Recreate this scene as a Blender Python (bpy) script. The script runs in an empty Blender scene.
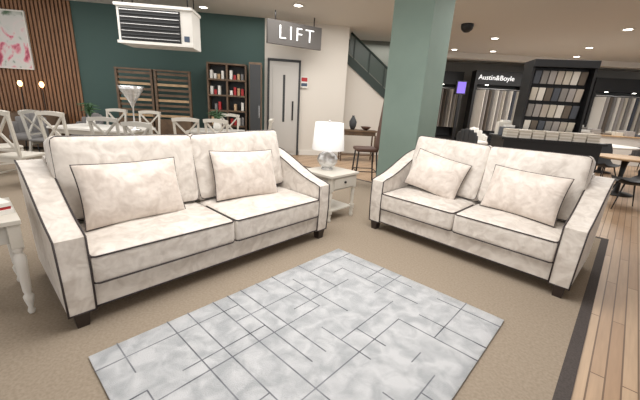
import bpy, bmesh, math, random
from mathutils import Matrix, Vector
random.seed(7)
scene=bpy.context.scene
try:
    scene.view_settings.view_transform='Standard'
except Exception: pass

# ------------------------------------------------------------------ helpers
def lin(c):
    return tuple(((x/255)/12.92 if x/255<=0.04045 else ((x/255+0.055)/1.055)**2.4) for x in c)
def mat(name,rgb,rough=.6,rgb2=None,scale=4.,detail=3.,metal=0.,emit=0.,bump=0.,bscale=200.,sheen=0.,lo=.35,hi=.65,trans=0.,stretch=None,spec=None,dist=0.,bdist=.01):
    m=bpy.data.materials.new(name);m.use_nodes=True
    nt=m.node_tree;b=nt.nodes['Principled BSDF']
    c=lin(rgb)+(1,)
    b.inputs['Base Color'].default_value=c
    b.inputs['Roughness'].default_value=rough
    b.inputs['Metallic'].default_value=metal
    if spec is not None: b.inputs['Specular IOR Level'].default_value=spec
    if sheen: b.inputs['Sheen Weight'].default_value=sheen; b.inputs['Sheen Roughness'].default_value=.4
    if trans: b.inputs['Transmission Weight'].default_value=trans
    if emit:
        b.inputs['Emission Color'].default_value=c;b.inputs['Emission Strength'].default_value=emit
    tc=nt.nodes.new('ShaderNodeTexCoord')
    vec=tc.outputs['Object']
    if stretch:
        mp=nt.nodes.new('ShaderNodeMapping');mp.inputs['Scale'].default_value=stretch
        nt.links.new(vec,mp.inputs['Vector']);vec=mp.outputs['Vector']
    if rgb2:
        n=nt.nodes.new('ShaderNodeTexNoise');n.inputs['Scale'].default_value=scale;n.inputs['Detail'].default_value=detail;n.inputs['Distortion'].default_value=dist
        r=nt.nodes.new('ShaderNodeValToRGB')
        r.color_ramp.elements[0].position=lo;r.color_ramp.elements[1].position=hi
        r.color_ramp.elements[0].color=c;r.color_ramp.elements[1].color=lin(rgb2)+(1,)
        nt.links.new(vec,n.inputs['Vector']);nt.links.new(n.outputs['Fac'],r.inputs['Fac'])
        nt.links.new(r.outputs['Color'],b.inputs['Base Color'])
    if bump:
        n2=nt.nodes.new('ShaderNodeTexNoise');n2.inputs['Scale'].default_value=bscale;n2.inputs['Detail'].default_value=2
        bp=nt.nodes.new('ShaderNodeBump');bp.inputs['Strength'].default_value=bump;bp.inputs['Distance'].default_value=bdist
        nt.links.new(tc.outputs['Object'],n2.inputs['Vector']);nt.links.new(n2.outputs['Fac'],bp.inputs['Height'])
        nt.links.new(bp.outputs['Normal'],b.inputs['Normal'])
    return m

CA,SA=.741,.672
def C(X,Y): return (CA*X-SA*Y, SA*X+CA*Y)      # showroom-axis frame -> world
BASE=math.degrees(math.atan2(SA,CA))
def LM(X,Y,z=0,ang=0):
    x,y=C(X,Y);return Matrix.Translation((x,y,z))@Matrix.Rotation(math.radians(BASE+ang),4,'Z')
def WM(x,y,z=0,ang=0): return Matrix.Translation((x,y,z))@Matrix.Rotation(math.radians(ang),4,'Z')
def RX(a): return Matrix.Rotation(math.radians(a),4,'X')
def RY(a): return Matrix.Rotation(math.radians(a),4,'Y')
def RZ(a): return Matrix.Rotation(math.radians(a),4,'Z')
T=lambda x,y,z: Matrix.Translation((x,y,z))

class B:
    def __init__(s): s.v=[];s.f=[];s.mi=[];s.sm=[];s.mats=[];s.M=Matrix.Identity(4)
    def _m(s,m):
        if m not in s.mats: s.mats.append(m)
        return s.mats.index(m)
    def add(s,vs,fs,m,smooth=False,M=None):
        o=len(s.v);i=s._m(m);MM=s.M@M if M is not None else s.M
        s.v+= [MM@Vector(p) for p in vs]
        for f in fs:
            s.f.append([o+k for k in f]);s.mi.append(i);s.sm.append(smooth)
    def box(s,x0,x1,y0,y1,z0,z1,m,M=None):
        vs=[(x,y,z) for x in(x0,x1) for y in(y0,y1) for z in(z0,z1)]
        fs=[(0,1,3,2),(4,6,7,5),(0,4,5,1),(2,3,7,6),(0,2,6,4),(1,5,7,3)]
        s.add(vs,fs,m,False,M)
    def rbox(s,cx,cy,cz,sx,sy,sz,r,m,crown=0,n=10,M=None,axis=2,wob=0):
        h=(sx/2,sy/2,sz/2);r=min(r,min(h)*.98)
        bm=bmesh.new();bmesh.ops.create_cube(bm,size=2)
        bmesh.ops.subdivide_edges(bm,edges=bm.edges[:],cuts=n,use_grid_fill=True)
        vs=[]
        for v in bm.verts:
            p=[math.sin(t*math.pi/2)*h[k] for k,t in enumerate(v.co)]
            q=[max(-h[k]+r,min(h[k]-r,p[k])) for k in range(3)]
            d=Vector([p[k]-q[k] for k in range(3)])
            if d.length>1e-9: d=d.normalized()*r
            P=[q[k]+d[k] for k in range(3)]
            a,b_=[k for k in range(3) if k!=axis]
            ua=P[a]/h[a];ub=P[b_]/h[b_]
            fa=max(0,1-ua*ua)*max(0,1-ub*ub)
            P[axis]+=crown*fa**.6*(P[axis]/h[axis])
            if wob:
                P[axis]+=wob*math.sin(P[a]*9+cx*5)*math.cos(P[b_]*11+cx)*fa
            vs.append((P[0]+cx,P[1]+cy,P[2]+cz))
        bm.verts.index_update()
        fs=[[v.index for v in f.verts] for f in bm.faces]
        bm.free();s.add(vs,fs,m,True,M)
    def tube(s,pts,r,m,closed=False,n=6,M=None):
        P=[Vector(p) for p in pts];N=len(P);vs=[];fs=[]
        up0=None
        for i,p in enumerate(P):
            if closed: t=P[(i+1)%N]-P[i-1]
            else: t=P[min(i+1,N-1)]-P[max(i-1,0)]
            t.normalize()
            if up0 is None:
                up0=Vector((0,0,1)) if abs(t.z)<.9 else Vector((1,0,0))
            a=t.cross(up0)
            if a.length<1e-4: a=t.cross(Vector((0,1,0)))
            a.normalize();b_=a.cross(t).normalized();up0=b_
            rr=r[i] if isinstance(r,(list,tuple)) else r
            for k in range(n):
                w=2*math.pi*(k+(.5 if n==4 else 0))/n;vs.append(tuple(p+a*math.cos(w)*rr+b_*math.sin(w)*rr))
        rng=N if closed else N-1
        for i in range(rng):
            j=(i+1)%N
            for k in range(n):
                fs.append((i*n+k,i*n+(k+1)%n,j*n+(k+1)%n,j*n+k))
        if not closed:
            fs.append(list(range(n))[::-1]);fs.append([(N-1)*n+k for k in range(n)])
        s.add(vs,fs,m,n>4,M)
    def lathe(s,prof,m,n=20,M=None,cap=True,smooth=True):
        vs=[];fs=[]
        for r,z in prof:
            for k in range(n):
                w=2*math.pi*k/n;vs.append((r*math.cos(w),r*math.sin(w),z))
        for i in range(len(prof)-1):
            for k in range(n): fs.append((i*n+k,i*n+(k+1)%n,(i+1)*n+(k+1)%n,(i+1)*n+k))
        if cap:
            fs.append(list(range(n))[::-1]);fs.append([(len(prof)-1)*n+k for k in range(n)])
        s.add(vs,fs,m,smooth,M)
    def prism(s,poly,x0,x1,m,M=None):   # poly in (y,z), extruded in x
        n=len(poly);vs=[(x0,)+tuple(p) for p in poly]+[(x1,)+tuple(p) for p in poly]
        fs=[list(range(n))[::-1],list(range(n,2*n))]+[(i,(i+1)%n,n+(i+1)%n,n+i) for i in range(n)]
        s.add(vs,fs,m,False,M)
    def beam(s,p0,p1,w,d,m,M=None):
        s.tube([p0,p1],max(w,d)*.7071,m,n=4,M=M)
    def obj(s,name,Mw=None,bevel=0):
        me=bpy.data.meshes.new(name);me.from_pydata([tuple(v) for v in s.v],[],s.f)
        for m in s.mats: me.materials.append(m)
        for i,p in enumerate(me.polygons): p.material_index=s.mi[i];p.use_smooth=s.sm[i]
        bm=bmesh.new();bm.from_mesh(me);bmesh.ops.recalc_face_normals(bm,faces=bm.faces);bm.to_mesh(me);bm.free()
        o=bpy.data.objects.new(name,me);scene.collection.objects.link(o)
        if Mw is not None: o.matrix_world=Mw
        if bevel:
            md=o.modifiers.new('bevel','BEVEL');md.width=bevel;md.segments=2;md.limit_method='ANGLE';md.angle_limit=math.radians(50)
        return o

# ------------------------------------------------------------------ materials
velvet=mat('cream_crushed_velvet',(198,189,180),.45,(222,215,207),scale=8,detail=7,sheen=.5,bump=.6,bscale=9,bdist=.02,lo=.34,hi=.62,dist=1.4)
velvet2=mat('cream_velvet_cushion',(200,188,178),.45,(222,212,203),scale=8,detail=7,sheen=.5,bump=.7,bscale=10,bdist=.02,lo=.34,hi=.62,dist=1.4)
piping=mat('dark_piping',(56,48,48),.6)
legwood=mat('dark_leg_wood',(48,38,34),.4)
carpet=mat('taupe_carpet',(150,137,121),.95,(164,151,135),scale=60,detail=5,bump=.4,bscale=500,spec=.1)
carpet_edge=mat('dark_carpet_edge',(66,60,58),.9,(80,73,70),scale=80)
rugm=mat('rug_pile',(166,170,174),.75,(200,202,205),scale=9,detail=9,bump=.6,bscale=250,sheen=.5,lo=.36,hi=.64,dist=.6)
rugline=mat('rug_line',(92,94,100),.9,(140,142,148),scale=7,spec=.1)
teal=mat('teal_paint',(66,90,86),.7)
tealdk=mat('dark_green_paint',(45,58,54),.6)
sage=mat('sage_pillar_paint',(122,141,132),.7,(129,148,139),scale=1.5)
cream=mat('cream_wall_paint',(216,210,201),.8)
ceilm=mat('ceiling_paint',(214,210,203),.9)
slat=mat('slat_wood',(128,92,66),.5,(160,118,86),scale=6,stretch=(8,8,.6))
slatback=mat('slat_backing',(42,32,28),.8)
black=mat('black_metal',(24,24,26),.45)
dgrey=mat('dark_grey',(58,60,62),.6)
signm=mat('sign_board',(84,80,77),.6)
white=mat('white_paint',(228,225,219),.5)
offw=mat('painted_furniture',(208,203,193),.5)
offw2=mat('painted_furniture_grey',(188,185,178),.5)
doorm=mat('door_paint',(192,189,184),.5)
oak=mat('oak_top',(176,146,112),.5,(196,166,130),scale=5,stretch=(1,9,1))
brown=mat('brown_leather',(84,56,44),.5)
dwood=mat('dark_wood',(92,74,58),.5,(112,90,70),scale=6,stretch=(1,6,1))
shadem=mat('lamp_shade',(238,237,236),.8)
silver=mat('mercury_glass',(205,205,205),.22,(235,235,235),scale=25,metal=.6)
redm=mat('red_object',(170,40,44),.5)
greym=mat('grey_upholstery',(126,124,124),.8)
green=mat('leaf_green',(52,84,52),.6)
downl=mat('downlight_glow',(255,250,238),.5,emit=9)
warm=mat('warm_bulb',(255,196,130),.5,emit=6)
purple=mat('purple_lightbox',(118,96,200),.5,emit=.9)
whiteglow=mat('lit_lettering',(245,245,245),.5,emit=.8)
bluesh=mat('blue_grey_board',(70,84,104),.6)

def wood_floor():
    m=bpy.data.materials.new('plank_floor');m.use_nodes=True;nt=m.node_tree;b=nt.nodes['Principled BSDF']
    tc=nt.nodes.new('ShaderNodeTexCoord');mp=nt.nodes.new('ShaderNodeMapping')
    mp.inputs['Rotation'].default_value=(0,0,math.radians(90))
    br=nt.nodes.new('ShaderNodeTexBrick')
    br.inputs['Scale'].default_value=1;br.inputs['Brick Width'].default_value=1.6;br.inputs['Row Height'].default_value=.075
    br.inputs['Mortar Size'].default_value=.005;br.inputs['Mortar Smooth'].default_value=.2
    br.inputs['Color1'].default_value=lin((176,144,114))+(1,);br.inputs['Color2'].default_value=lin((204,176,146))+(1,)
    br.inputs['Mortar'].default_value=lin((118,92,70))+(1,)
    n=nt.nodes.new('ShaderNodeTexNoise');n.inputs['Scale'].default_value=3;n.inputs['Detail'].default_value=5
    mp2=nt.nodes.new('ShaderNodeMapping');mp2.inputs['Scale'].default_value=(14,1,1)
    mx=nt.nodes.new('ShaderNodeMixRGB');mx.blend_type='MULTIPLY';mx.inputs['Fac'].default_value=.35
    nt.links.new(tc.outputs['Object'],mp.inputs['Vector']);nt.links.new(mp.outputs['Vector'],br.inputs['Vector'])
    nt.links.new(tc.outputs['Object'],mp2.inputs['Vector']);nt.links.new(mp2.outputs['Vector'],n.inputs['Vector'])
    nt.links.new(br.outputs['Color'],mx.inputs['Color1']);nt.links.new(n.outputs['Fac'],mx.inputs['Color2'])
    nt.links.new(mx.outputs['Color'],b.inputs['Base Color']);b.inputs['Roughness'].default_value=.38
    return m
woodf=wood_floor()

# ------------------------------------------------------------------ room shell
b=B();b.box(-22,18,-4,24,-.1,-.006,woodf);b.obj('floor')
b=B()
b.box(-16,0.02,-4,5.4,-.006,0,carpet);b.box(0.02,.095,-4,5.46,-.006,.002,carpet_edge);b.box(-16,0.02,5.4,5.46,-.006,.002,carpet_edge)
b.obj('floor_carpet')
CEIL=3.4
b=B();b.box(-22,18,-4,24,CEIL,CEIL+.1,ceilm);b.obj('ceiling')

def wall(name,A,Bp,z0,z1,m,th=.12,extra=None):
    d=Vector((Bp[0]-A[0],Bp[1]-A[1]));L=d.length;ang=math.degrees(math.atan2(d.y,d.x))
    w=B();w.box(0,L,0,th,z0,z1,m)
    if extra: extra(w,L)
    return w.obj(name,LM(A[0],A[1],0,ang))
wA=(-10.5,7.88);wS=(-6.05,8.53);wB=(-1.63,9.16);wC=(.526,9.62)
def slats(w,L):
    x=.03
    while x<L-.04:
        w.box(x,x+.05,-.035,0,0.02,CEIL-.01,slat);x+=.085
wall('wall_slatted',wA,wS,0,CEIL,slatback,extra=slats)
wall('wall_back',wS,wB,0,CEIL,teal)
wall('wall_lift',wB,wC,0,CEIL,cream)
wall('baseboard_lift',(wB[0]+.95,wB[1]+.17),(wC[0],wC[1]-.03),0.0,.14,white,th=.025)
wall('wall_stair',(wC[0],11.4),(3.2,11.4),0,CEIL,mat('stairwell_paint',(118,120,112),.8))
wall('wall_lift_return',wC,(wC[0],11.4),0,CEIL,cream)
wall('wall_stair_return',(3.2,11.4),(3.2,15.2),0,CEIL,cream)
wall('wall_far',(3.2,15.2),(18,15.2),0,CEIL,mat('far_wall_paint',(150,146,140),.8))

b=B();b.box(0,14,0,.4,CEIL-.18,CEIL-.005,ceilm);b.obj('trim_ceiling_beam',LM(3.3,12.6,0,0))

b=B();b.box(-.35,.35,-.35,.35,0,CEIL-.002,sage);b.box(-.365,.365,-.365,.365,0,.12,sage);b.obj('pillar',WM(-2.92,5.45),bevel=.008)

for (X,Y) in [(4.5,9.95),(5.45,12),(-2.9,8.4),(-.69,7.8),(10.5,13.2),(7.5,10.5),(8.3,12.1),(-5,6),(1.5,7.0),(6.9,14),(6.6,8.2),(9.3,8.6),(9.0,10.4),(4.2,12.1),(11.5,10.8)]:
    b=B();b.lathe([(.0,-.012),(.085,-.012),(.085,-.004),(0,-.004)],downl,n=20,cap=False)
    b.lathe([(.085,-.016),(.12,-.016),(.12,0),(.085,0)],white,n=24,cap=False)
    b.obj('ceiling_downlight',LM(X,Y,CEIL-.001))

# ------------------------------------------------------------------ sofas
def smoothstep(t): return t*t*(3-2*t)
def pillow(b,w,h,t,m,M,n=14):
    def P(u,v,sg):
        e=max(0,(1-u*u)*(1-v*v))**.42
        x=u*w/2*(1-.05*(1-v*v));z=v*h/2*(1-.06*(1-u*u))
        y=sg*(t/2*e)+.006*math.sin(u*7+v*3)*e
        return (x,y,z)
    for sg in(1,-1):
        vs=[P(math.sin((2*i/n-1)*math.pi/2),math.sin((2*j/n-1)*math.pi/2),sg) for i in range(n+1) for j in range(n+1)]
        fs=[(i*(n+1)+j,(i+1)*(n+1)+j,(i+1)*(n+1)+j+1,i*(n+1)+j+1) for i in range(n) for j in range(n)]
        b.add(vs,fs,m,True,M)
    pts=[]
    for k in range(n): pts.append(P(2*k/n-1,-1,0))
    for k in range(n): pts.append(P(1,2*k/n-1,0))
    for k in range(n): pts.append(P(1-2*k/n,1,0))
    for k in range(n): pts.append(P(-1,1-2*k/n,0))
    b.tube(pts,.005,piping,closed=True,M=M)

def rrect(x0,x1,z0,z1,r,y,k=4,sag=0):
    pts=[]
    for cx,cz,a0 in((x1-r,z1-r,0),(x0+r,z1-r,90),(x0+r,z0+r,180),(x1-r,z0+r,270)):
        for i in range(k+1):
            a=math.radians(a0+90*i/k);pts.append((cx+r*math.cos(a),y,cz+r*math.sin(a)))
    return pts

def sofa(name,W,D,Mw,pillows):
    b=B();hw=W/2;inn=hw-.155
    N=16;top=[]
    for i in range(N+1):
        t=i/N;y=.02+t*(D-.02)
        s=smoothstep(min(1,max(0,(t-.04)/.86)))
        z=.635+ (.94-.635)*(s*.6+t*.4)
        top.append((y,z))
    top[0]=(.010,.62)
    prof=[(.012,.10),(.0,.36)]+top+[(D,.12)]
    def outer(z): return hw-.006+.018*(z-.1)/.8
    for sg in(-1,1):
        n=len(prof)
        vs=[(sg*inn,y,z) for y,z in prof]+[(sg*outer(z),y,z) for y,z in prof]
        fs=[list(range(n)),list(range(n,2*n))]+[(i,(i+1)%n,n+(i+1)%n,n+i) for i in range(n)]
        b.add(vs,fs,velvet)
        edge=prof[:-1]
        b.tube([(sg*(outer(z)+.001),y-.002,z+.002) for y,z in edge],.0065,piping)
        b.tube([(sg*(inn-.001),y-.002,z+.002) for y,z in edge],.0065,piping)
        b.tube([(sg*(inn-.001),.01,.105),(sg*outer(.1),.01,.105)],.006,piping)
        for fy in(.055,D-.08):
            M=T(sg*(hw-.075),fy,0)
            b.add([(-.045,-.045,.105),(.045,-.045,.105),(.045,.045,.105),(-.045,.045,.105),(-.034,-.034,0),(.034,-.034,0),(.034,.034,0),(-.034,.034,0)],
                  [(0,1,2,3),(4,5,6,7),(0,1,5,4),(1,2,6,5),(2,3,7,6),(3,0,4,7)],legwood,False,M)
    b.box(-inn,inn,.02,D-.03,.115,.285,velvet)
    b.tube([(-inn,.018,.118),(inn,.018,.118)],.006,piping)
    b.prism([(D-.24,.2),(D-.02,.12),(D+.03,.94),(D-.03,.97),(D-.12,.96)],-inn-.005,inn+.005,velvet)
    b.tube([(-inn,D-.12,.965),(inn,D-.12,.965)],.006,piping)
    cw=inn
    for k in(-1,1):
        cx=k*cw/2
        b.rbox(cx,.36,.388,cw-.006,.76,.205,.035,velvet,crown=.035,n=14,wob=.006)
        for zz in(.295,.482):
            x0=cx-cw/2+.012;x1=cx+cw/2-.012
            b.tube([(x0,.5,zz),(x0-.004,.1,zz),(x0,.0,zz),(x0+.02,-.018,zz),(x1-.02,-.018,zz),(x1,.0,zz),(x1+.004,.1,zz),(x1,.5,zz)],.006,piping)
    for k in(-1,1):
        cx=k*cw/2
        M=T(cx,D-.29,.812)@RX(-13)@RY(k*-1.2)
        b.rbox(0,0,0,cw+.02,.25,.64,.05,velvet,crown=.035,n=14,M=M,axis=1,wob=.018)
        b.tube(rrect(-cw/2+.006,cw/2-.006,-.31,.31,.045,-.108),.0065,piping,closed=True,M=M)
        b.tube(rrect(-cw/2+.006,cw/2-.006,-.31,.31,.045,.108),.0065,piping,closed=True,M=M)
    for (x,y,z,w,h,rz,ry) in pillows:
        pillow(b,w,h,.2,velvet2,T(x,y,z)@RZ(rz)@RX(-20)@RY(ry))
    return b.obj(name,Mw)

sofa('three_seater_sofa',2.42,1.06,WM(-2.30,1.47,0,90),[(-.60,.49,.735,.76,.48,4,1),(.46,.50,.74,.70,.49,-6,2)])
sofa('two_seater_sofa',2.10,1.0,WM(-1.126,3.28,0,-2.6),[(-.48,.46,.74,.66,.46,4,10),(.45,.44,.735,.72,.46,-10,0)])

# ------------------------------------------------------------------ rug
b=B()
rx0,rx1,ry0,ry1=-1.99,-.37,.28,2.53
b.rbox((rx0+rx1)/2,(ry0+ry1)/2,.009,rx1-rx0,ry1-ry0,.016,.007,rugm,n=6)
lines=[]
random.seed(33)
NX,NY=11,15
gx=[rx0+i*(rx1-rx0)/NX for i in range(NX+1)];gy=[ry0+i*(ry1-ry0)/NY for i in range(NY+1)]
gx=[g+random.uniform(-.045,.045) if 0<i<NX else g for i,g in enumerate(gx)]
gy=[g+random.uniform(-.045,.045) if 0<i<NY else g for i,g in enumerate(gy)]
for i in range(1,NX):
    j=0
    while j<NY:
        L=random.randint(1,5);e=min(NY,j+L)
        if random.random()<.6: lines.append(((gx[i],gy[j]),(gx[i],gy[e])))
        j=e
for j in range(1,NY):
    i=0
    while i<NX:
        L=random.randint(1,5);e=min(NX,i+L)
        if random.random()<.6: lines.append(((gx[i],gy[j]),(gx[e],gy[j])))
        i=e
for k,((xa,ya),(xb,yb)) in enumerate(lines):
    t=.0038
    b.box(min(xa,xb)-t,max(xa,xb)+t,min(ya,yb)-t,max(ya,yb)+t,.0155,.0176+.00001*k,rugline)
b.obj('area_rug')

# ------------------------------------------------------------------ side table + lamp
def side_table(name,Mw,w=.52,d=.5,h=.62):
    b=B()
    b.box(-w/2-.02,w/2+.02,-d/2-.02,d/2+.02,h-.03,h,offw)
    for sx in(-1,1):
        for sy in(-1,1):
            x=sx*(w/2-.03);y=sy*(d/2-.03)
            b.lathe([(.022,0),(.028,.03),(.02,.05),(.026,.09),(.017,.12),(.021,.3),(.026,.38),(.018,.40),(.028,.42)],offw,n=12,M=T(x,y,0))
            b.box(x-.028,x+.028,y-.028,y+.028,.41,h-.03,offw)
            b.box(x-.026,x+.026,y-.026,y+.026,.11,.17,offw)
    b.box(-w/2+.01,w/2-.01,-d/2+.01,d/2-.01,.42,h-.03,offw2)
    b.box(-w/2+.06,w/2-.06,-d/2-.008,-d/2+.02,.44,h-.045,offw)
    b.box(-w/2+.03,w/2-.03,-d/2+.03,d/2-.03,.13,.15,offw)
    b.lathe([(.016,0),(.016,.02),(.006,.024)],black,n=12,M=T(0,-d/2-.008,.515)@RX(90))
    return b.obj(name,Mw,bevel=.003)
side_table('side_table',WM(-2.82,3.285,0,90))
b=B()
b.lathe([(.075,0),(.08,.012),(.06,.03),(.10,.06),(.135,.11),(.14,.15),(.12,.20),(.07,.235),(.03,.25),(.02,.29)],silver,n=14,smooth=False)
b.lathe([(.012,.28),(.012,.36),(.02,.38),(.02,.43)],silver,n=10)
b.lathe([(.215,.27),(.185,.62),(.181,.62),(.211,.27)],shadem,n=32,cap=False)
b.tube([(-.18,0,.60),(.18,0,.60)],.004,silver);b.tube([(0,-.18,.60),(0,.18,.60)],.004,silver)
b.lathe([(.005,.4),(.005,.62),(.012,.625),(.01,.65),(0,.655)],silver,n=8,cap=False)
b.obj('table_lamp',WM(-2.90,3.30,.62))

# left foreground lamp table
b=B();h=.68
b.box(-.62,.0,-.55,.0,h-.03,h,offw)
b.box(-.60,-.02,-.53,-.02,h-.15,h-.03,offw2)
for x in(-.585,-.04):
    for y in(-.515,-.04):
        b.lathe([(.016,0),(.022,.02),(.014,.05),(.026,.10),(.03,.13),(.018,.15),(.024,.17),(.03,.34),(.034,.42),(.02,.45),(.03,.47),(.03,.50)],white,n=16,M=T(x,y,0))
        b.box(x-.032,x+.032,y-.032,y+.032,.49,h-.03,offw)
b.obj('lamp_table',WM(-2.68,.165,0,0),bevel=.003)
b=B();b.box(-.12,.12,-.16,.16,0,.03,white);b.box(-.11,.11,-.15,.15,.03,.05,redm);b.box(-.115,.115,-.155,.155,.05,.075,white)
b.obj('book_stack',WM(-2.93,-.03,.681,15))

# ------------------------------------------------------------------ dining furniture
def xchair(Mw,m=offw,h=1.0,name='dining_chair'):
    b=B();hs=.46
    b.rbox(0,0,hs,.46,.44,.05,.02,greym if m is offw2 else m,n=4)
    for sx in(-1,1):
        b.beam((sx*.2,-.19,hs-.02),(sx*.21,-.2,0),.034,.034,m)
        b.beam((sx*.2,.2,hs),(sx*.22,.26,0),.036,.036,m)
        b.beam((sx*.2,.2,hs),(sx*.21,.28,h),.036,.036,m)
        b.beam((sx*.205,-.195,.2),(sx*.21,.235,.2),.022,.022,m)
    b.box(-.2,.2,-.2,-.17,hs-.09,hs-.02,m);b.box(-.2,.2,.17,.2,hs-.09,hs-.02,m)
    pts=[(x,.28+.02*(1-(x/.22)**2),h-.03+.02*(1-(x/.22)**2)) for x in [-.23,-.15,-.07,0,.07,.15,.23]]
    b.tube(pts,.045,m,n=4)
    b.beam((-.2,.215,hs+.1),(.2,.215,hs+.1),.03,.03,m)
    b.beam((-.2,.22,hs+.1),(.2,.275,h-.05),.03,.02,m);b.beam((.2,.22,hs+.1),(-.2,.275,h-.05),.03,.02,m)
    return b.obj(name,Mw)
def dtable(Mw,L=1.6,W=.9,top=oak,m=offw,h=.77):
    b=B();b.box(-L/2,L/2,-W/2,W/2,h-.04,h,top);b.box(-L/2+.08,L/2-.08,-W/2+.08,W/2-.08,h-.13,h-.04,m)
    for x in(-L/2+.11,L/2-.11):
        for y in(-W/2+.11,W/2-.11): b.lathe([(.025,0),(.035,.1),(.045,.5),(.03,.55),(.05,.6),(.05,h-.13)],m,n=12,M=T(x,y,0))
    return b.obj('dining_table',Mw,bevel=.004)
dtable(LM(-4.35,6.6,0,-4),1.6,.9,top=white)
for X,Y,a,m,h in [(-4.6,4.95,176,offw,1.12),(-3.6,5.7,184,offw2,1.04),(-4.45,5.75,176,offw,1.08),(-5.5,6.6,95,offw2,1.0),(-4.7,7.35,0,offw,1.06),(-3.9,7.3,5,offw,1.06),(-2.72,5.2,172,offw2,1.04),(-5.45,5.55,150,offw,1.06)]:
    xchair(LM(X,Y,0,a),m,h)
dtable(LM(-2.3,7.2,0,8),1.1,.8,top=offw2)
for X,Y,a,m,h in [(-2.55,6.35,190,offw,1.06),(-1.95,6.45,172,offw,1.06),(-1.42,7.2,-85,offw,1.06),(-2.3,7.95,2,offw,1.06)]:
    xchair(LM(X,Y,0,a),m,h)
b=B()
b.lathe([(.001,0),(.11,0),(.11,.01),(.03,.03),(.015,.08),(.013,.4),(.05,.5),(.19,.72),(.215,.80),(.21,.80),(.18,.72),(.04,.51),(.0,.46)],silver,n=24,cap=False)
b.obj('trumpet_vase',LM(-3.62,6.4,.771))
def plant(Mw):
    b=B();b.lathe([(.05,0),(.08,.06),(.07,.14),(.04,.18)],white,n=16)
    for i in range(22):
        a=i*2.4;r=.08+.06*random.random();z=.28+.16*random.random()
        b.tube([(0,0,.16),(r*.5*math.cos(a),r*.5*math.sin(a),z),(r*1.7*math.cos(a),r*1.7*math.sin(a),z-.02)],[.004,.018,.003],green)
    return b.obj('potted_plant',Mw)
plant(LM(-4.6,6.6,.771));plant(LM(-2.3,7.2,.771))
def tub(Mw,m=greym,name='tub_chair',legs=black):
    b=B()
    b.rbox(0,0,.42,.54,.5,.12,.05,m,crown=.02,n=6)
    for i in range(9):
        a=math.radians(-15+i*26.25);x=.28*math.cos(a);y=.27*math.sin(a)
        top=.66+.26*max(0,math.sin(a))
        b.rbox(x,y,(.40+top)/2,.15,.09,top-.38,.04,m,n=4,M=T(x,y,0)@RZ(math.degrees(a)+90)@T(-x,-y,0))
    for sx in(-1,1):
        for sy in(-1,1): b.tube([(sx*.18,sy*.17,.37),(sx*.24,sy*.23,0)],[.016,.01],legs,n=8)
    return b.obj(name,Mw)
tub(LM(-6.35,7.15,0,15));tub(LM(-5.55,7.85,0,-10),greym)
b=B();b.box(-.9,.9,-.22,.22,.08,.85,dwood)
for x in(-.6,0,.6): b.box(x-.28,x+.28,-.235,-.22,.13,.8,dwood)
for x in(-.85,.85):
    for y in(-.18,.18): b.box(x-.03,x+.03,y-.03,y+.03,0,.08,black)
b.obj('sideboard',LM(-7.2,7.95,0,8),bevel=.004)
for X in(-7.05,-6.55):
    b=B();b.lathe([(.07,0),(.07,.02),(.012,.03),(.012,.62)],black,n=14);b.lathe([(.02,.59),(.04,.62),(.05,.66),(.03,.71),(.0,.72)],warm,n=14,cap=False)
    b.obj('table_lamp',LM(X,7.93,.851))
pm=bpy.data.materials.new('flower_painting');pm.use_nodes=True;nt=pm.node_tree;bs=nt.nodes['Principled BSDF']
tc=nt.nodes.new('ShaderNodeTexCoord');vo=nt.nodes.new('ShaderNodeTexNoise');vo.inputs['Scale'].default_value=2.2;vo.inputs['Detail'].default_value=5;vo.inputs['Distortion'].default_value=1.5
rp=nt.nodes.new('ShaderNodeValToRGB');els=rp.color_ramp.elements
els[0].position=.3;els[0].color=lin((84,110,84))+(1,);els[1].position=.4;els[1].color=lin((212,214,210))+(1,)
e=els.new(.52);e.color=lin((222,216,214))+(1,);e=els.new(.6);e.color=lin((222,140,156))+(1,);e=els.new(.68);e.color=lin((170,60,90))+(1,)
nt.links.new(tc.outputs['Object'],vo.inputs['Vector']);nt.links.new(vo.outputs['Fac'],rp.inputs['Fac']);nt.links.new(rp.outputs['Color'],bs.inputs['Base Color'])
b=B();b.box(-.6,.6,0,.03,-.6,.6,pm)
for a in((-.63,-.6,-.63,.63),(.6,.63,-.63,.63),(-.6,.6,-.63,-.6),(-.6,.6,.6,.63)): b.box(a[0],a[1],-.01,.035,a[2],a[3],white)
b.obj('flower_painting',LM(-7.6,8.22,2.46,8))

b=B()
for x0,x1 in((-.85,-.02),(.02,.85)):
    b.box(x0,x0+.05,-.05,.05,0,1.98,dwood);b.box(x1-.05,x1,-.05,.05,0,1.98,dwood)
    for i in range(9): b.box(x0+.05,x1-.05,-.02,.02,.9+i*.122,.955+i*.122,oak if i%3==0 else dwood)
    b.box(x0,x1,-.06,.06,1.96,2.0,dwood)
    b.box(x0,x1,-.2,.06,.0,.85,dwood)
b.obj('slatted_room_divider',LM(-4.15,8.35,0,8))
b=B();w=.95;h=2.25
b.box(-w/2,w/2,.33,.36,0,h,dgrey)
for x in(-w/2,-.02,w/2-.04): b.box(x,x+.04,0,.34,0,h,dwood)
for i in range(7): b.box(-w/2,w/2,0,.34,i*(h-.04)/6,i*(h-.04)/6+.04,dwood)
cols=[redm,white,oak,redm,greym,white]
for i in range(1,6):
    for k in range(2):
        x=-w/2+.07+k*.47;z=i*(h-.04)/6+.04
        for j in range(4):
            if random.random()<.85: b.box(x+j*.09,x+j*.09+.06,.05,.25,z,z+.1+.12*random.random(),random.choice(cols))
b.obj('bookcase',LM(-2.45,8.55,0,8),bevel=.003)
b=B();b.box(.0,.3,-.25,.25,0,2.3,dwood);b.box(.02,.28,-.262,-.25,.08,2.25,dgrey);b.box(.24,.255,-.28,-.262,1,1.3,silver);b.obj('wardrobe_cabinet',LM(-1.93,8.75,0,8),bevel=.003)

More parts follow.
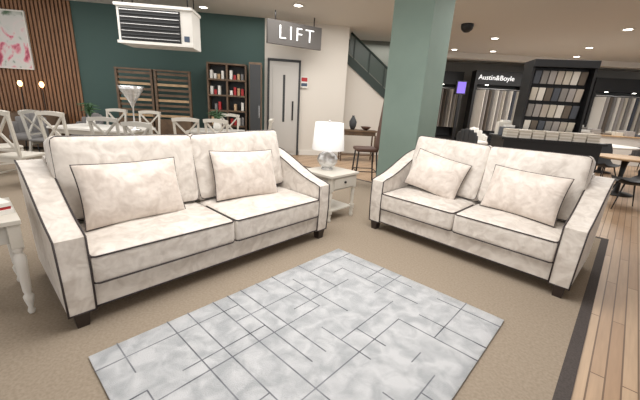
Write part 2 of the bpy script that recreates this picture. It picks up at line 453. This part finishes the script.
# suspended air unit
b=B();w=1.38;h=.70
b.box(-w/2,w/2,0,.6,0,h,white);b.box(-w/2+.05,w/2-.22,-.02,0,.06,h-.08,black)
for i in range(9): b.box(-w/2+.07,w/2-.24,-.05,-.015,.1+i*.06,.112+i*.06,dgrey if i%2 else silver)
b.box(-w/2-.02,w/2+.02,-.06,.62,h-.05,h,white);b.box(-w/2-.01,w/2+.01,-.06,.02,0,.05,white)
b.box(w/2-.16,w/2-.06,-.01,0,.1,.2,bluesh)
for x in(-.6,.6):
    for y in(.08,.52): b.tube([(x,y,h-.01),(x,y,CEIL-2.36)],.012,black)
b.obj('ceiling_air_unit',LM(-3.36,7.0,2.36,6))

A=Vector((-1.39,8.17));E=Vector((-.193,8.92));d=E-A;ang=math.degrees(math.atan2(d.y,d.x));L=d.length
b=B();b.box(0,L,0,.08,0,.5,signm)
b.tube([(.2,.04,.49),(.2,.04,CEIL-2.7)],.012,black);b.tube([(L-.2,.04,.49),(L-.2,.04,CEIL-2.7)],.012,black)
sign=b.obj('hanging_sign',LM(A.x,A.y,2.7,ang))
def text(name,body,size,Mw,m,parent=None,ext=.006,sp=1.0,off=0):
    cu=bpy.data.curves.new(name,'FONT');cu.body=body;cu.size=size;cu.extrude=ext;cu.align_x='CENTER';cu.align_y='CENTER';cu.space_character=sp;cu.offset=off
    cu.materials.append(m);o=bpy.data.objects.new(name,cu);scene.collection.objects.link(o)
    if parent: 
        o.parent=parent;o.matrix_parent_inverse=parent.matrix_world.inverted()
    o.matrix_world=Mw
    return o
bpy.context.view_layer.update()
text('lettering','LIFT',.42,LM(A.x,A.y,2.7,ang)@T(L/2+.02,-.01,.25)@RX(90),whiteglow,sign,sp=1.3,off=-.006)

b=B();b.box(-.38,.38,-.04,.0,0,2.42,doorm);b.box(-.30,.30,-.055,-.03,.1,2.3,doorm)
b.box(-.03,.03,-.06,-.05,.9,2.1,dgrey)
b.box(.22,.26,-.08,-.05,.95,1.45,black);b.box(-.43,-.38,-.06,0,0,2.47,dgrey);b.box(.38,.43,-.06,0,0,2.47,dgrey);b.box(-.43,.43,-.06,0,2.42,2.48,dgrey)
b.obj('door_lift',LM(-1.13,9.225,0,12),bevel=.003)
b=B();b.box(-.1,.1,-.01,.0,-.14,.14,white);b.box(-.08,.08,-.014,-.01,.02,.12,redm);b.box(-.08,.08,-.014,-.01,-.1,-.02,bluesh);b.obj('wall_notice',LM(-.6,9.335,1.95,12))

# stairs
b=B()
sl=.78
def zl(x): return 2.55-(x-.55)*sl
b.add([(.55,0,0),(2.9,0,0),(2.9,0,zl(2.9)),(.55,0,zl(.55)),(.55,.9,0),(2.9,.9,0),(2.9,.9,zl(2.9)),(.55,.9,zl(.55))],
      [(0,1,2,3),(4,5,6,7),(0,1,5,4),(1,2,6,5),(2,3,7,6),(3,0,4,7)],cream)
def band(z0,z1,y0,y1,m):
    b.add([(x,y,min(CEIL-.02,zl(x)+dz)) for y in(y0,y1) for x,dz in((.55,z0),(2.9,z0),(2.9,z1),(.55,z1))],
          [(0,1,2,3),(4,5,6,7),(0,1,5,4),(1,2,6,5),(2,3,7,6),(3,0,4,7)],m)
bal=mat('balustrade_panel',(72,84,78),.3)
band(0,.26,-.05,0,tealdk)
b.add([(x,y,zl(x)+dz) for y in(-.01,0) for x,dz in((.58,.30),(2.9,.30),(2.9,.82),(.58,.82))],[(0,1,2,3),(4,5,6,7),(0,1,5,4),(1,2,6,5),(2,3,7,6),(3,0,4,7)],bal)
b.tube([(.6,-.02,zl(.6)+.84),(2.9,-.02,zl(2.9)+.84)],.03,tealdk,n=8)
for i in range(5):
    x=.7+i*.45;b.box(x,x+.035,-.04,.0,zl(x)+.2,zl(x)+.82,tealdk)
for i in range(9):
    x=.6+i*.25;b.box(x,x+.25,.02,.88,zl(x+.25),zl(x)+.02,dgrey)
b.obj('staircase',LM(0,10.1))

b=B();b.box(-.5,.5,-.18,.18,.78,.82,dwood);b.box(-.45,.45,-.15,.15,.68,.78,dwood)
for x in(-.45,.45):
    for y in(-.14,.14): b.beam((x,y,.7),(x,y,0),.035,.035,dwood)
b.box(-.45,.45,-.13,.13,.15,.18,dwood)
b.obj('console_table',LM(.9,8.95,0,8),bevel=.003)
b=B();b.lathe([(.05,0),(.09,.1),(.1,.2),(.05,.3),(.03,.34),(.04,.36)],dgrey,n=18);b.obj('vase',LM(.75,8.93,.822))
b=B();b.lathe([(.04,0),(.1,.04),(.14,.09),(.13,.09),(.05,.03)],brown,n=18,cap=False);b.lathe([(.0,0),(.04,0),(.05,.03),(0,.032)],brown,n=18,cap=False);b.obj('bowl',LM(1.1,8.95,.822))
b=B()
b.rbox(0,0,.66,.42,.42,.07,.03,brown,n=6)
b.rbox(0,.0,1.16,.40,.06,1.0,.028,brown,n=8,M=T(0,.24,0)@T(0,0,.66)@RX(-6)@T(0,0,-.66))
for sx in(-1,1):
    b.tube([(sx*.16,-.16,.63),(sx*.2,-.2,0)],.015,black,n=8);b.tube([(sx*.16,.18,.63),(sx*.2,.24,0)],.015,black,n=8)
b.tube([(-.18,-.18,.25),(.18,-.18,.25),(.19,.21,.25),(-.19,.21,.25)],.01,black,closed=True)
b.obj('bar_chair',LM(.82,6.4,0,-84))

# ------------------------------------------------------------------ right side: swatch stand
cs=[(226,220,210),(186,176,164),(140,136,132),(108,98,88),(204,196,182),(166,160,156),(84,88,96)]
cm=[mat('swatch_%d'%i,c,.8) for i,c in enumerate(cs)]
b=B()
b.box(-.78,.78,-.42,.42,.06,1.02,black);b.box(-.83,.83,-.47,.47,1.02,1.06,black);b.box(-.7,.7,-.4,.4,0,.06,black)
b.box(-.46,.46,-.02,.22,1.06,2.28,black)
for x in(-.5,.46): b.box(x,x+.04,-.2,.26,1.06,2.3,black)
b.box(-.5,.5,-.24,.28,2.28,2.4,black)
for r in range(4):
    for i in range(7):
        x=-.42+i*.12
        b.box(x,x+.1,-.02,.012,0,.22,cm[(i*3+r*2)%7],M=T(0,-.08,1.16+r*.285)@RX(12))
        b.box(x,x+.1,-.004,.03,.212,.225,black,M=T(0,-.08,1.16+r*.285)@RX(12))
for i in range(7):
    x=-.76+i*.215
    for k in range(6): b.box(x,x+.19,-.42,-.18,1.061+k*.025,1.083+k*.025,cm[(i+k)%2*4 if k else 0])
for i in range(2):
    for s in(-1,1):
        b.box(min(s*.54,s*.76),max(s*.54,s*.76),-.1+i*.26,.1+i*.26,1.061,1.22+.08*i,cm[(i+s)%7])
        b.box(min(s*.54,s*.7),max(s*.54,s*.7),-.08+i*.26,.08+i*.26,1.22+.08*i,1.26+.08*i,white)
b.obj('fabric_swatch_stand',LM(4.12,6.35,0,-12),bevel=.003)

def shell(Mw,m=dgrey,name='shell_chair'):
    b=B();n=10
    vs=[];fs=[]
    R=[(-.22,.47,.2),(-.1,.44,.23),(.08,.44,.24),(.18,.5,.25),(.23,.62,.26),(.26,.78,.25),(.28,.92,.2)]
    for (y,z,hw) in R:
        for i in range(n+1):
            u=2*i/n-1
            vs.append((u*hw,y-.06*u*u*(1 if z>.5 else 0),z+.06*abs(u)**3*(1 if z<.6 else .2)))
    for r in range(len(R)-1):
        for i in range(n): fs.append((r*(n+1)+i,r*(n+1)+i+1,(r+1)*(n+1)+i+1,(r+1)*(n+1)+i))
    b.add(vs,fs,m,True);b.add([(x,y+.012,z-.02) for x,y,z in vs],fs,m,True)
    for sx in(-1,1):
        for sy in(-1,1): b.tube([(sx*.12,sy*.12,.44),(sx*.23,sy*.24,0)],[.014,.009],black,n=8)
    return b.obj(name,Mw)
shell(LM(5.3,5.6,0,-110),black);shell(LM(5.25,7.3,0,70),dgrey);shell(LM(6.4,7.5,0,0),dgrey);shell(LM(6.9,9.1,0,30),greym);shell(LM(8.7,8.6,0,-60),greym)
shell(LM(5.4,8.3,0,10),brown)
def rtable(Mw,r=.6,m=oak):
    b=B();b.lathe([(r-.02,.72),(r,.73),(r,.755),(r-.01,.76)],m,n=36);b.lathe([(.28,0),(.28,.02),(.05,.05),(.04,.4),(.06,.72)],black,n=20)
    return b.obj('round_table',Mw)
rtable(LM(6.1,6.7),.5);rtable(LM(7.9,9.4),.7,white);rtable(LM(6.2,10.8),.6,white)
tub(LM(4.6,10.8,0,150),dgrey,name='armchair');tub(LM(5.3,11.6,0,20),white,name='armchair');tub(LM(5.2,9.6,0,200),dgrey,name='armchair');tub(LM(9.5,9.9,0,190),dgrey,name='armchair')

def bay(Mw,L,txt=None):
    b=B();b.box(0,L,-.1,.3,2.45,2.95,black);b.box(0,.1,-.1,.3,0,2.45,black);b.box(L-.1,L,-.1,.3,0,2.45,black);b.box(0,L,.25,.3,0,2.45,dgrey)
    b.box(0,L,-.5,.2,0,.35,black)
    x=.16;i=0
    while x<L-.2:
        b.box(x,x+.025,-.45,.2,.75,2.25,cm[(i*5+i//3)%7],M=T(x,0,0)@RZ(18)@T(-x,0,0));x+=.13;i+=1
    b.tube([(.1,-.15,2.3),(L-.1,-.15,2.3)],.015,silver)
    for k in range(int(L)): b.lathe([(.06,0),(.06,.01)],downl,n=12,M=T(.5+k,-.05,2.435))
    o=b.obj('hanging_rug_display',Mw)
    bpy.context.view_layer.update()
    if txt: text('lettering',txt,.25,Mw@T(L/2-.16,-.12,2.7)@RX(90),whiteglow,o)
bay(LM(4.3,14.6),1.3,None);bay(LM(5.66,13.6,0,0),1.9,'Austin&Boyle')
bay(LM(7.75,14.0),2.4,None);bay(LM(10.4,13.8,0,-6),4.2,None)
b=B();b.box(0,.3,0,.1,0,.4,purple);b.box(-.04,.34,.02,.14,-.04,.44,black);b.box(.1,.2,.02,.1,-2.0,-.04,black);b.box(-.1,.4,-.1,.2,-2.05,-2.0,black);b.obj('window_display_lightbox',LM(4.85,13.0,2.06,0))
b=B();b.box(-1.4,1.4,-.4,.4,0,.9,white);b.box(-1.45,1.45,-.45,.45,.9,.94,oak)
for i in range(8): b.box(-1.3+i*.33,-1.05+i*.33,-.3,.2,.94,1.0+.05*(i%3),cm[i%7])
b.obj('display_counter',LM(9.6,11.5,0,-10),bevel=.004)
b=B();b.lathe([(.14,0),(.14,-.06),(.12,-.12),(.06,-.17),(0,-.18)],black,n=20,cap=False);b.obj('ceiling_speaker',LM(3.2,8.6,CEIL-.001))

# ------------------------------------------------------------------ lights
def area(name,X,Y,z,sx,sy,e,ang=0,col=(1,.975,.945)):
    l=bpy.data.lights.new(name,'AREA');l.shape='RECTANGLE';l.size=sx;l.size_y=sy;l.energy=e;l.color=col
    o=bpy.data.objects.new(name,l);scene.collection.objects.link(o);o.matrix_world=LM(X,Y,z,ang);return o
area('ceiling_light_main',0,2.6,3.36,3,2.2,158)
area('ceiling_light_left',-4.5,5.5,3.36,4,3,115)
area('ceiling_light_mid',0,7.6,3.36,4,1.6,108)
area('ceiling_light_right',4.5,6.2,3.36,4,3,120)
area('ceiling_light_far',7.5,10.6,3.1,6,3,230)
area('ceiling_light_stair',1.8,10.9,3.3,1.5,.6,18)
w=bpy.data.worlds.new('World');scene.world=w;w.use_nodes=True
w.node_tree.nodes['Background'].inputs['Color'].default_value=(1,.985,.97,1);w.node_tree.nodes['Background'].inputs['Strength'].default_value=1.1

# ------------------------------------------------------------------ camera
rho=math.radians(3.3);th=math.radians(16.7)
r0=Vector((CA,SA,0)).normalized();fw=Vector((-SA*math.cos(th),CA*math.cos(th),-math.sin(th))).normalized();u0=r0.cross(fw)
cx=r0*math.cos(rho)+u0*math.sin(rho);cu=u0*math.cos(rho)-r0*math.sin(rho)
cam=bpy.data.cameras.new('camera');cam.sensor_width=36;cam.lens=330/640*36;cam.clip_start=.05
co=bpy.data.objects.new('camera',cam);scene.collection.objects.link(co)
M=Matrix((cx,cu,-fw)).transposed().to_4x4();M.translation=Vector((0,0,1.5));co.matrix_world=M
scene.camera=co
